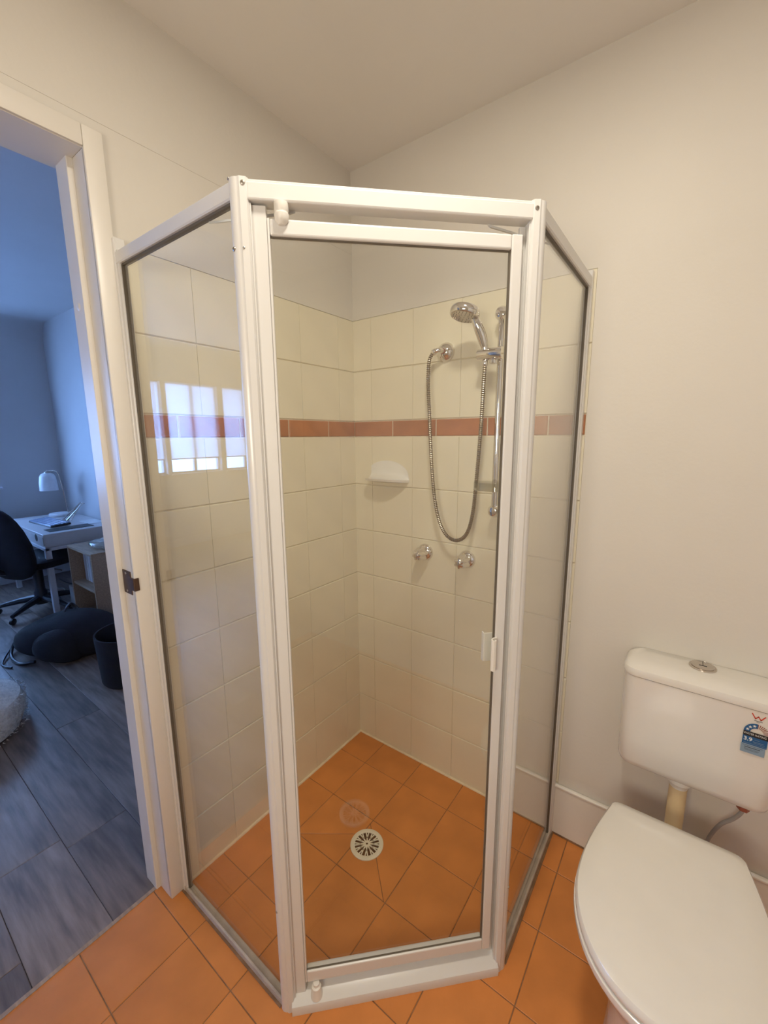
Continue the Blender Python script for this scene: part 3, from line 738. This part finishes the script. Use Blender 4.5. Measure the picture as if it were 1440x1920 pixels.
for k in range(9):
    a0 = PI/2-PI/2*k/9; a1 = PI/2-PI/2*(k+.35)/9
    arc2.append([(c_[0]+r*math.cos(a), c_[1]+r*math.sin(a)) for r, a in ((.0240, a0), (.0240, a1), (.0125, a1), (.0125, a0))])
flat('label_hatching', arc2, M['rednut'], YS, st)
stars = []
for a in (PI*.90, PI*.755, PI*.605):
    cx_, cz_ = c_[0]+.0185*math.cos(a), c_[1]+.0185*math.sin(a); tri = []
    P5 = [(cx_+(.0040 if i % 2 == 0 else .0017)*math.sin(PI*i/5), cz_+(.0040 if i % 2 == 0 else .0017)*math.cos(PI*i/5)) for i in range(10)]
    for i in range(10): tri.append([(cx_, cz_), P5[i], P5[(i+1) % 10]])
    stars += tri
flat('label_stars', stars, M['white'], YS-.0004, st)
flat('label_mark', stroke([(1.3510, .7335), (1.3580, .7215), (1.3630, .7285), (1.3680, .7205), (1.3755, .7320)], .0011), M['red'], YS, st)
flat('label_rule', [rect(1.3560, 1.3715, .7160, .7170), rect(1.3605, 1.3665, .7132, .7138)], M['ink'], YS, st)
text('label_text', 'WATER RATING', .0072, XL+.0008, .6760, YS-.0004, M['white'], st, sx=.80)
text('label_text', '3.9', .0135, XL+.0020, .6595, YS-.0004, M['white'], st, sx=1.0, bold=.0003)
flat('label_lines', [rect(1.3625, 1.3715, .6655, .6662), rect(1.3600, 1.3800, .6602, .6609), rect(1.3600, 1.3820, .6570, .6575), rect(1.3430, 1.3850, .6530, .6535)], M['lblue'], YS-.0004, st)
flat('label_lines', [rect(1.3420, 1.3800, .6462, .6466), rect(1.3460, 1.3750, .6415, .6427), rect(1.3460, 1.3740, .6375, .6378), rect(1.3460, 1.3720, .6345, .6348)], M['ink'], YS-.0004, st)

# --- pan, seat, lid
PX = 1.228
def dshape(s, grow=0.0, n=15, y_back=-.226, y_front=-.690, hw=.176):
    """toilet seat outline, ccw from above: straight back with rounded corners, widest at mid, oval front"""
    hw += grow; yb = y_back+grow*.6; yf = y_front-grow; ym = -.47; pts = []
    rb = .022
    bw = .142+grow
    # right side from back to front, then left back up
    right = []
    for k in range(5):                      # back-right corner
        a = PI/2*(1-k/4); right.append((bw-rb+rb*math.cos(a), yb-rb+rb*math.sin(a)))
    for k in range(1, 9):                   # flank easing out to the widest point
        u = k/8; right.append((bw+(hw-bw)*math.sin(u*PI/2), (yb-rb)+(ym-(yb-rb))*u))
    for k in range(1, 16):                  # front half ellipse
        a = PI/2*k/15; right.append((hw*math.cos(a)**.92 if a < PI/2-1e-6 else 0.0, ym+(yf-ym)*math.sin(a)))
    left = [(-x, y) for x, y in right[:-1]][::-1]
    return [(PX+x*s, y) for x, y in right+left]
def sc_loop(L, k, z, cy=-.47, dy=0): return [(PX+(x-PX)*k, cy+(y-cy)*k+dy, z) for x, y in L]
t = thing('toilet', 'white toilet pan with its plastic seat and lid closed', 'toilet', (PX, -.40, 0))
B0 = dshape(1)
loft('pan', [sc_loop(B0, .52, 0), sc_loop(B0, .53, .02), sc_loop(B0, .50, .10), sc_loop(B0, .54, .20), sc_loop(B0, .70, .29), sc_loop(B0, .90, .345), sc_loop(B0, .955, .375), sc_loop(B0, .95, .382)], M['ceramic'], t)
box('pan_rear', (PX-.10, -.33, .0), (PX+.10, -.10, .27), M['ceramic'], t, b=.03, seg=4)
box('pan_shelf', (PX-.13, -.33, .30), (PX+.13, -.245, .383), M['ceramic'], t, b=.018, seg=3)
loft('seat', [sc_loop(B0, .985, .384), sc_loop(B0, 1.005, .386), sc_loop(B0, 1.012, .392), sc_loop(B0, 1.008, .400), sc_loop(B0, .99, .402)], M['vitre'], t)
loft('lid', [sc_loop(B0, .965, .4045), sc_loop(B0, .990, .405), sc_loop(B0, 1.0, .409), sc_loop(B0, .998, .417), sc_loop(B0, .975, .4235), sc_loop(B0, .90, .4285), sc_loop(B0, .70, .4315), sc_loop(B0, .4, .4325)], M['vitre'], t)
for s in (-1, 1):
    tube('hinge', [(PX+s*.075-.022, -.246, .393), (PX+s*.075+.022, -.246, .393)], .008, M['vitre'], t, 14)

# ================================================================ STUDY, SEEN THROUGH THE DOORWAY
# --- desk
X0d, X1d, Y0d, Y1d, HD = -3.95, -2.87, -.40, .12, .66
t = thing('desk', 'white writing desk with drawers against the study wall', 'desk', ((X0d+X1d)/2, -.14, 0))
box('desk_top', (X0d, Y0d, HD-.018), (X1d, Y1d, HD), M['desk'], t, b=.002)
box('side_panel', (X1d-.018, Y0d+.004, HD-.105), (X1d-.001, Y1d, HD-.018), M['desk'], t, b=.001)
box('side_panel', (X0d+.001, Y0d+.004, HD-.105), (X0d+.018, Y1d, HD-.018), M['desk'], t, b=.001)
box('bottom_panel', (X0d+.018, Y0d+.01, HD-.110), (X1d-.018, Y1d, HD-.098), M['desk'], t)
for a, b in ((X0d+.02, (X0d+X1d)/2-.003), ((X0d+X1d)/2+.003, X1d-.02)):
    d_ = box('drawer_front', (a, Y0d-.001, HD-.092), (b, Y0d+.016, HD-.020), M['desk'], t, b=.001)
    cx = b-.16 if b > -3 else a+.2
    lathe('pull_slot', [(.030, 0), (.030, .0015), (.0, .0016)], M['blackp'], d_, (cx, Y0d-.001, HD-.045), (0, -1, 0), 20)
box('frame_rail', (X0d+.01, Y0d, HD-.135), (X1d, Y0d+.028, HD-.110), M['deskm'], t, b=.002)
box('frame_rail', (X1d-.028, Y0d+.028, HD-.135), (X1d, Y1d, HD-.110), M['deskm'], t, b=.002)
for x in (X1d-.040, X0d+.01):
    for y in (Y0d, Y1d-.040): box('leg', (x, y, 0), (x+.040, y+.040, HD-.110), M['deskm'], t, b=.003)
# --- desk lamp
LX, LY = -3.78, -.02
t = thing('desk_lamp', 'white bell shaded desk lamp standing in the desk corner', 'lamp', (LX, LY, HD))
lathe('base', [(0, .001), (.085, .001), (.088, .006), (.088, .022), (.082, .028), (0, .029)], M['lampw'], t, (LX, LY, HD), n=32)
tube('stem', [(LX+.03, LY+.062, HD+.02), (LX+.012, LY+.048, HD+.25), (LX, LY+.034, HD+.40), (LX-.002, LY+.022, HD+.428), (LX-.004, LY-.006, HD+.440), (LX-.006, LY-.055, HD+.440), (LX-.006, LY-.060, HD+.43)], .005, M['chromeb'], t, 8)
sx, sy = LX-.006, LY-.055
lathe('shade', [(.022, .422), (.034, .420), (.052, .408), (.062, .385), (.070, .330), (.073, .255), (.070, .256), (.058, .385), (.03, .412), (0, .414)], M['lampw'], t, (sx, sy, HD), n=32)
lathe('shade_cap', [(.0, .434), (.020, .430), (.024, .420), (0, .419)], M['chromeb'], t, (sx, sy, HD), n=20)
# --- desk mat, keyboard, stand, papers
o = box('desk_mat', (-3.10, -.335, HD), (-2.95, -.02, HD+.003), M['blackp']); o['label'] = 'dark mat lying near the end of the desk'; o['category'] = 'desk mat'
t = thing('keyboard', 'dark keyboard with glint-coloured pale keys on the desk', 'keyboard', (-3.36, -.22, HD))
KR = Matrix.Translation((-3.38, -.215, HD+.004)) @ Matrix.Rotation(math.radians(4), 4, 'Z') @ Matrix.Rotation(math.radians(4), 4, 'X')
bm = bmesh.new(); add_box(bm, (-.235, -.075, 0), (.235, .075, .014), .003, KR); obj('keyboard_body', mesh('keyboard_body', bm, M['blackp']), t)
M['key'] = mat('key_caps_glint', (0.30, 0.36, 0.50), 0.2)  # pale blue puts the glints on the keys into their colour
bm = bmesh.new(); add_box(bm, (-.0125, -.0125, 0), (.0125, .0125, .008), .002); kme = mesh('key', bm, M['key'])
for r in range(5):
    for c_i in range(16):
        o = bpy.data.objects.new('key', kme); C.objects.link(o); o.parent = t
        o.matrix_local = Matrix.Translation(-t.location) @ KR @ Matrix.Translation((-.215+c_i*.0287, -.060+r*.0287, .014))
t = thing('laptop_stand', 'folding metal laptop stand propped open beside the keyboard', 'stand', (-3.40, 0, HD))
for dx in (0, .06):
    bm = bmesh.new()
    add_tube(bm, [(-3.46+dx*1.5, -.09, HD+.008), (-3.38+dx, .04, HD+.16)], .006, 8); obj('arm', mesh('arm', bm, M['chromeb'], smooth=True), t)
    bm = bmesh.new(); add_tube(bm, [(-3.40+dx, -.07, HD+.008), (-3.42+dx*.8, .045, HD+.15)], .005, 8); obj('arm', mesh('arm', bm, M['chromeb'], smooth=True), t)
tube('crossbar', [(-3.47, -.09, HD+.008), (-3.32, -.09, HD+.008)], .006, M['chromeb'], t, 8)
tube('crossbar', [(-3.39, .04, HD+.155), (-3.30, .04, HD+.155)], .005, M['chromeb'], t, 8)
for k in range(2):
    o = box('paper_sheet', (-3.30+.06*k, -.02+.015*k, HD+.002*k), (-3.08+.02*k, .105, HD+.0015+.002*k), M['paper'])
    o['label'] = ('lower paper sheet under the other on the desk back', 'upper paper sheet on the desk back')[k]; o['category'] = 'paper'
# --- picture frame seen edge-on
t = thing('picture_frame', 'thin dark picture frame seen edge on beside the door jamb', 'picture', (-2.98, YO, 1.45))
box('frame', (-3.17, YO-.022, 1.44), (-2.80, YO-.001, 1.91), M['blackp'], t, b=.002)
box('print', (-3.14, YO-.0235, 1.47), (-2.83, YO-.0215, 1.88), M['paper'], t)
# --- office chair
def blob(name, c, hx, hy, hz, m, parent, p=.55, nu=20, nv=12, fn=None):
    loops = []
    for i in range(nv+1):
        th_ = -PI/2+PI*i/nv; lz = math.copysign(abs(math.sin(th_))**p, math.sin(th_)); lr = abs(math.cos(th_))**p
        ring = []
        for k in range(nu):
            a = 2*PI*k/nu; q = Vector((math.copysign(abs(math.cos(a))**p, math.cos(a))*lr*hx, math.copysign(abs(math.sin(a))**p, math.sin(a))*lr*hy, lz*hz))
            if fn: q = fn(q)
            ring.append(tuple(q+Vector(c)))
        loops.append(ring)
    return loft(name, loops, m, parent)
CHX, CHY = -3.08, -.42
t = thing('office_chair', 'black office chair pulled up to the white desk', 'chair', (CHX, CHY, 0))
CR = Matrix.Rotation(math.radians(24), 3, 'Z')
def cl(x, y, z): v = CR @ Vector((x, y, z)); return (CHX+v.x, CHY+v.y, v.z)
rot_ = lambda q: CR @ q
blob('seat', cl(0, .07, .425), .25, .26, .045, M['black'], t, fn=rot_)
blob('backrest', cl(.03, -.25, .62), .25, .05, .29, M['black'], t, p=.7, fn=lambda q: CR @ Vector((q.x*(1-.25*max(0, q.z)/.27), q.y-.18*q.z+.3*q.x*q.x, q.z)))
tube('back_bracket', catmull([cl(0, 0, .385), cl(0, -.20, .385), cl(0, -.30, .44), cl(0, -.29, .60)], 5), .022, M['blackp'], t, 8)
lathe('gas_column', [(.045, .06), (.045, .16), (.034, .18), (.034, .36), (.06, .37), (.09, .385)], M['blackp'], t, (CHX, CHY, 0), n=20)
tube('lever', [cl(0, 0, .372), cl(.27, -.02, .365)], .006, M['chromeb'], t, 8)
for k in range(5):
    a = 2*PI*k/5+.35; ex, ey = CHX+.30*math.cos(a), CHY+.30*math.sin(a)
    tube('base_arm', [(CHX, CHY, .11), (CHX+.15*math.cos(a), CHY+.15*math.sin(a), .095), (ex, ey, .066)], [.03, .024, .015], M['blackp'], t, 8)
    lathe('caster', [(.012, -.012), (.024, -.010), (.026, 0), (.024, .010), (.012, .012)], M['blackp'], t, (ex, ey, .0265), (math.sin(a), -math.cos(a), 0), 16)
# --- cable tangle under the desk
for k, (yl, lab) in enumerate(((-.25, 'black power cable nearest the chair, on the floor under the desk'), (-.16, 'grey power cable in the middle of the floor under the desk'), (-.06, 'black power cable by the skirting under the desk'))):
    rg = random.Random(k+2); pts = [(-3.85+.13*i+rg.uniform(-.06, .06), yl+rg.uniform(-.02, .02), .006) for i in range(6)]
    o = tube('power_cable', catmull(pts, 6), .005, M['cable'] if k == 1 else M['blackp'], None, 6)
    o['label'] = lab; o['category'] = 'cable'; o['group'] = 'power cables under the desk'
o = box('power_board', (-3.62, .05, .0), (-3.32, .11, .04), M['deskm'], b=.004); o['label'] = 'white power board on the floor under the desk'; o['category'] = 'power board'
# --- low shelf unit and things around it
t = thing('shelf_unit', 'low light wood shelf unit beside the end of the desk', 'shelf', (-2.5, -.1, 0))
ux0, ux1, uy0, uy1, uh = -2.72, -2.25, -.30, .10, .58
box('top_panel', (ux0, uy0, uh-.018), (ux1, uy1, uh), M['wood'], t, b=.001)
box('side_panel', (ux0, uy0, 0), (ux0+.018, uy1, uh-.018), M['wood'], t, b=.001)
box('side_panel', (ux1-.018, uy0, 0), (ux1, uy1, uh-.018), M['wood'], t, b=.001)
box('shelf_board', (ux0+.018, uy0+.01, .27), (ux1-.018, uy1, .288), M['wood'], t, b=.001)
box('shelf_board', (ux0+.018, uy0+.01, .02), (ux1-.018, uy1, .038), M['wood'], t, b=.001)
box('back_panel', (ux0+.018, uy1-.008, .038), (ux1-.018, uy1-.001, uh-.018), M['wood'], t)
o = blob('plastic_bag', (-2.42, -.12, uh+.028), .13, .12, .028, M['clear'], None, p=.8, fn=lambda q: Vector((q.x, q.y, q.z*(1+.5*math.sin(q.x*70)*math.cos(q.y*55)))))
o['label'] = 'crumpled clear plastic bag on top of the wooden shelf unit'; o['category'] = 'bag'
for v in o.data.vertices: v.co.z = max(v.co.z, uh+.0005)
t = thing('storage_box', 'pale open storage box on the floor beside the shelf unit', 'box', (-2.90, -.13, 0))
for lo, hi in (((-3.02, -.24, 0), (-2.78, -.02, .008)), ((-3.02, -.24, .008), (-2.78, -.234, .17)), ((-3.02, -.026, .008), (-2.78, -.02, .17)), ((-3.02, -.234, .008), (-3.014, -.026, .17)), ((-2.786, -.234, .008), (-2.78, -.026, .17))):
    box('panel', lo, hi, M['desk'], t)
for i, (xx, w_, hh) in enumerate(((-2.66, .035, .22), (-2.61, .028, .235), (-2.57, .04, .21))):
    o = box('book', (xx, -.22, .2885), (xx+w_, -.02, .2885+hh), M['paper'] if i % 2 else M['deskm'], b=.001)
    o['label'] = ('book at the left end of the wooden unit shelf', 'thin tall book between two others on the wooden unit', 'thick book at the right of the three on the wooden unit')[i]; o['category'] = 'book'; o['group'] = 'books in the shelf unit'
# --- backpack on the floor
t = thing('backpack', 'black backpack slumped on the study floor by the desk', 'bag', (-2.08, -.53, 0))
def bagf(q):
    q = Vector((q.x*(1-.15*q.z/.14), q.y, q.z*(1+.18*math.sin(q.x*9+1)*math.cos(q.y*8))))
    a = math.radians(35); return Vector((q.x*math.cos(a)-q.y*math.sin(a), q.x*math.sin(a)+q.y*math.cos(a), q.z))
b_ = blob('bag_body', (-2.08, -.53, .125), .31, .20, .125, M['black'], t, p=.75, nu=36, nv=20, fn=bagf)
for v in b_.data.vertices: v.co.z = max(v.co.z, .002-t.location.z)
blob('front_pocket', (-1.98, -.60, .11), .16, .12, .10, M['black'], t, p=.75, fn=bagf)
tube('strap', catmull([(-2.30, -.66, .17), (-2.38, -.74, .08), (-2.30, -.80, .012), (-2.12, -.80, .010), (-2.04, -.74, .02)], 8), .010, M['blackp'], t, 8)
tube('strap', catmull([(-2.34, -.60, .12), (-2.44, -.72, .05), (-2.22, -.86, .008), (-2.10, -.84, .008)], 8), .006, M['blackp'], t, 8)
tube('carry_handle', catmull([(-2.16, -.44, .24), (-2.18, -.47, .285), (-2.12, -.52, .285), (-2.10, -.55, .24)], 6), .007, M['blackp'], t, 8)
# --- dark jacket-like bundle behind the door jamb
t = thing('laundry_basket', 'dark fabric laundry basket standing behind the door jamb', 'basket', (-1.40, -.44, 0))
lathe('basket_body', [(.0, .004), (.14, .004), (.15, .02), (.165, .30), (.155, .30), (.14, .03), (0, .02)], M['black'], t, (-1.40, -.44, 0), n=28)
# --- fleece ottoman
OX, OY = -1.50, -1.20
t = thing('ottoman', 'round white fleece ottoman at the left picture edge', 'ottoman', (OX, OY, 0))
SE = (OX, OY, .0)
lathe('cushion', [(0, .001), (.20, .001), (.262, .02), (.282, .07), (.285, .12), (.272, .165), (.22, .196), (.12, .208), (0, .21)], M['fluff'], t, SE, n=48)
rg = random.Random(3); bm = bmesh.new()
for k in range(5000):
    a = rg.uniform(0, 2*PI); u = rg.random()
    if u < .55: r = .26*math.sqrt(rg.random()); z = .205-.05*(r/.26)**4; nrm = Vector((math.cos(a)*r*1.2, math.sin(a)*r*1.2, 1))
    else: z = rg.uniform(.02, .17); r = .283; nrm = Vector((math.cos(a), math.sin(a), .3))
    p_ = Vector((r*math.cos(a), r*math.sin(a), z)); nrm = (nrm.normalized()+Vector((rg.uniform(-.6, .6), rg.uniform(-.6, .6), rg.uniform(-.5, .3)))).normalized()
    s_ = nrm.orthogonal().normalized()*.0022
    bm.faces.new([bm.verts.new(p_+s_), bm.verts.new(p_-s_), bm.verts.new(p_+nrm*rg.uniform(.010, .022))])
o = obj('fleece_pile', mesh('fleece_pile', bm, M['fluff'], recalc=False), t, SE); o['kind'] = 'stuff'
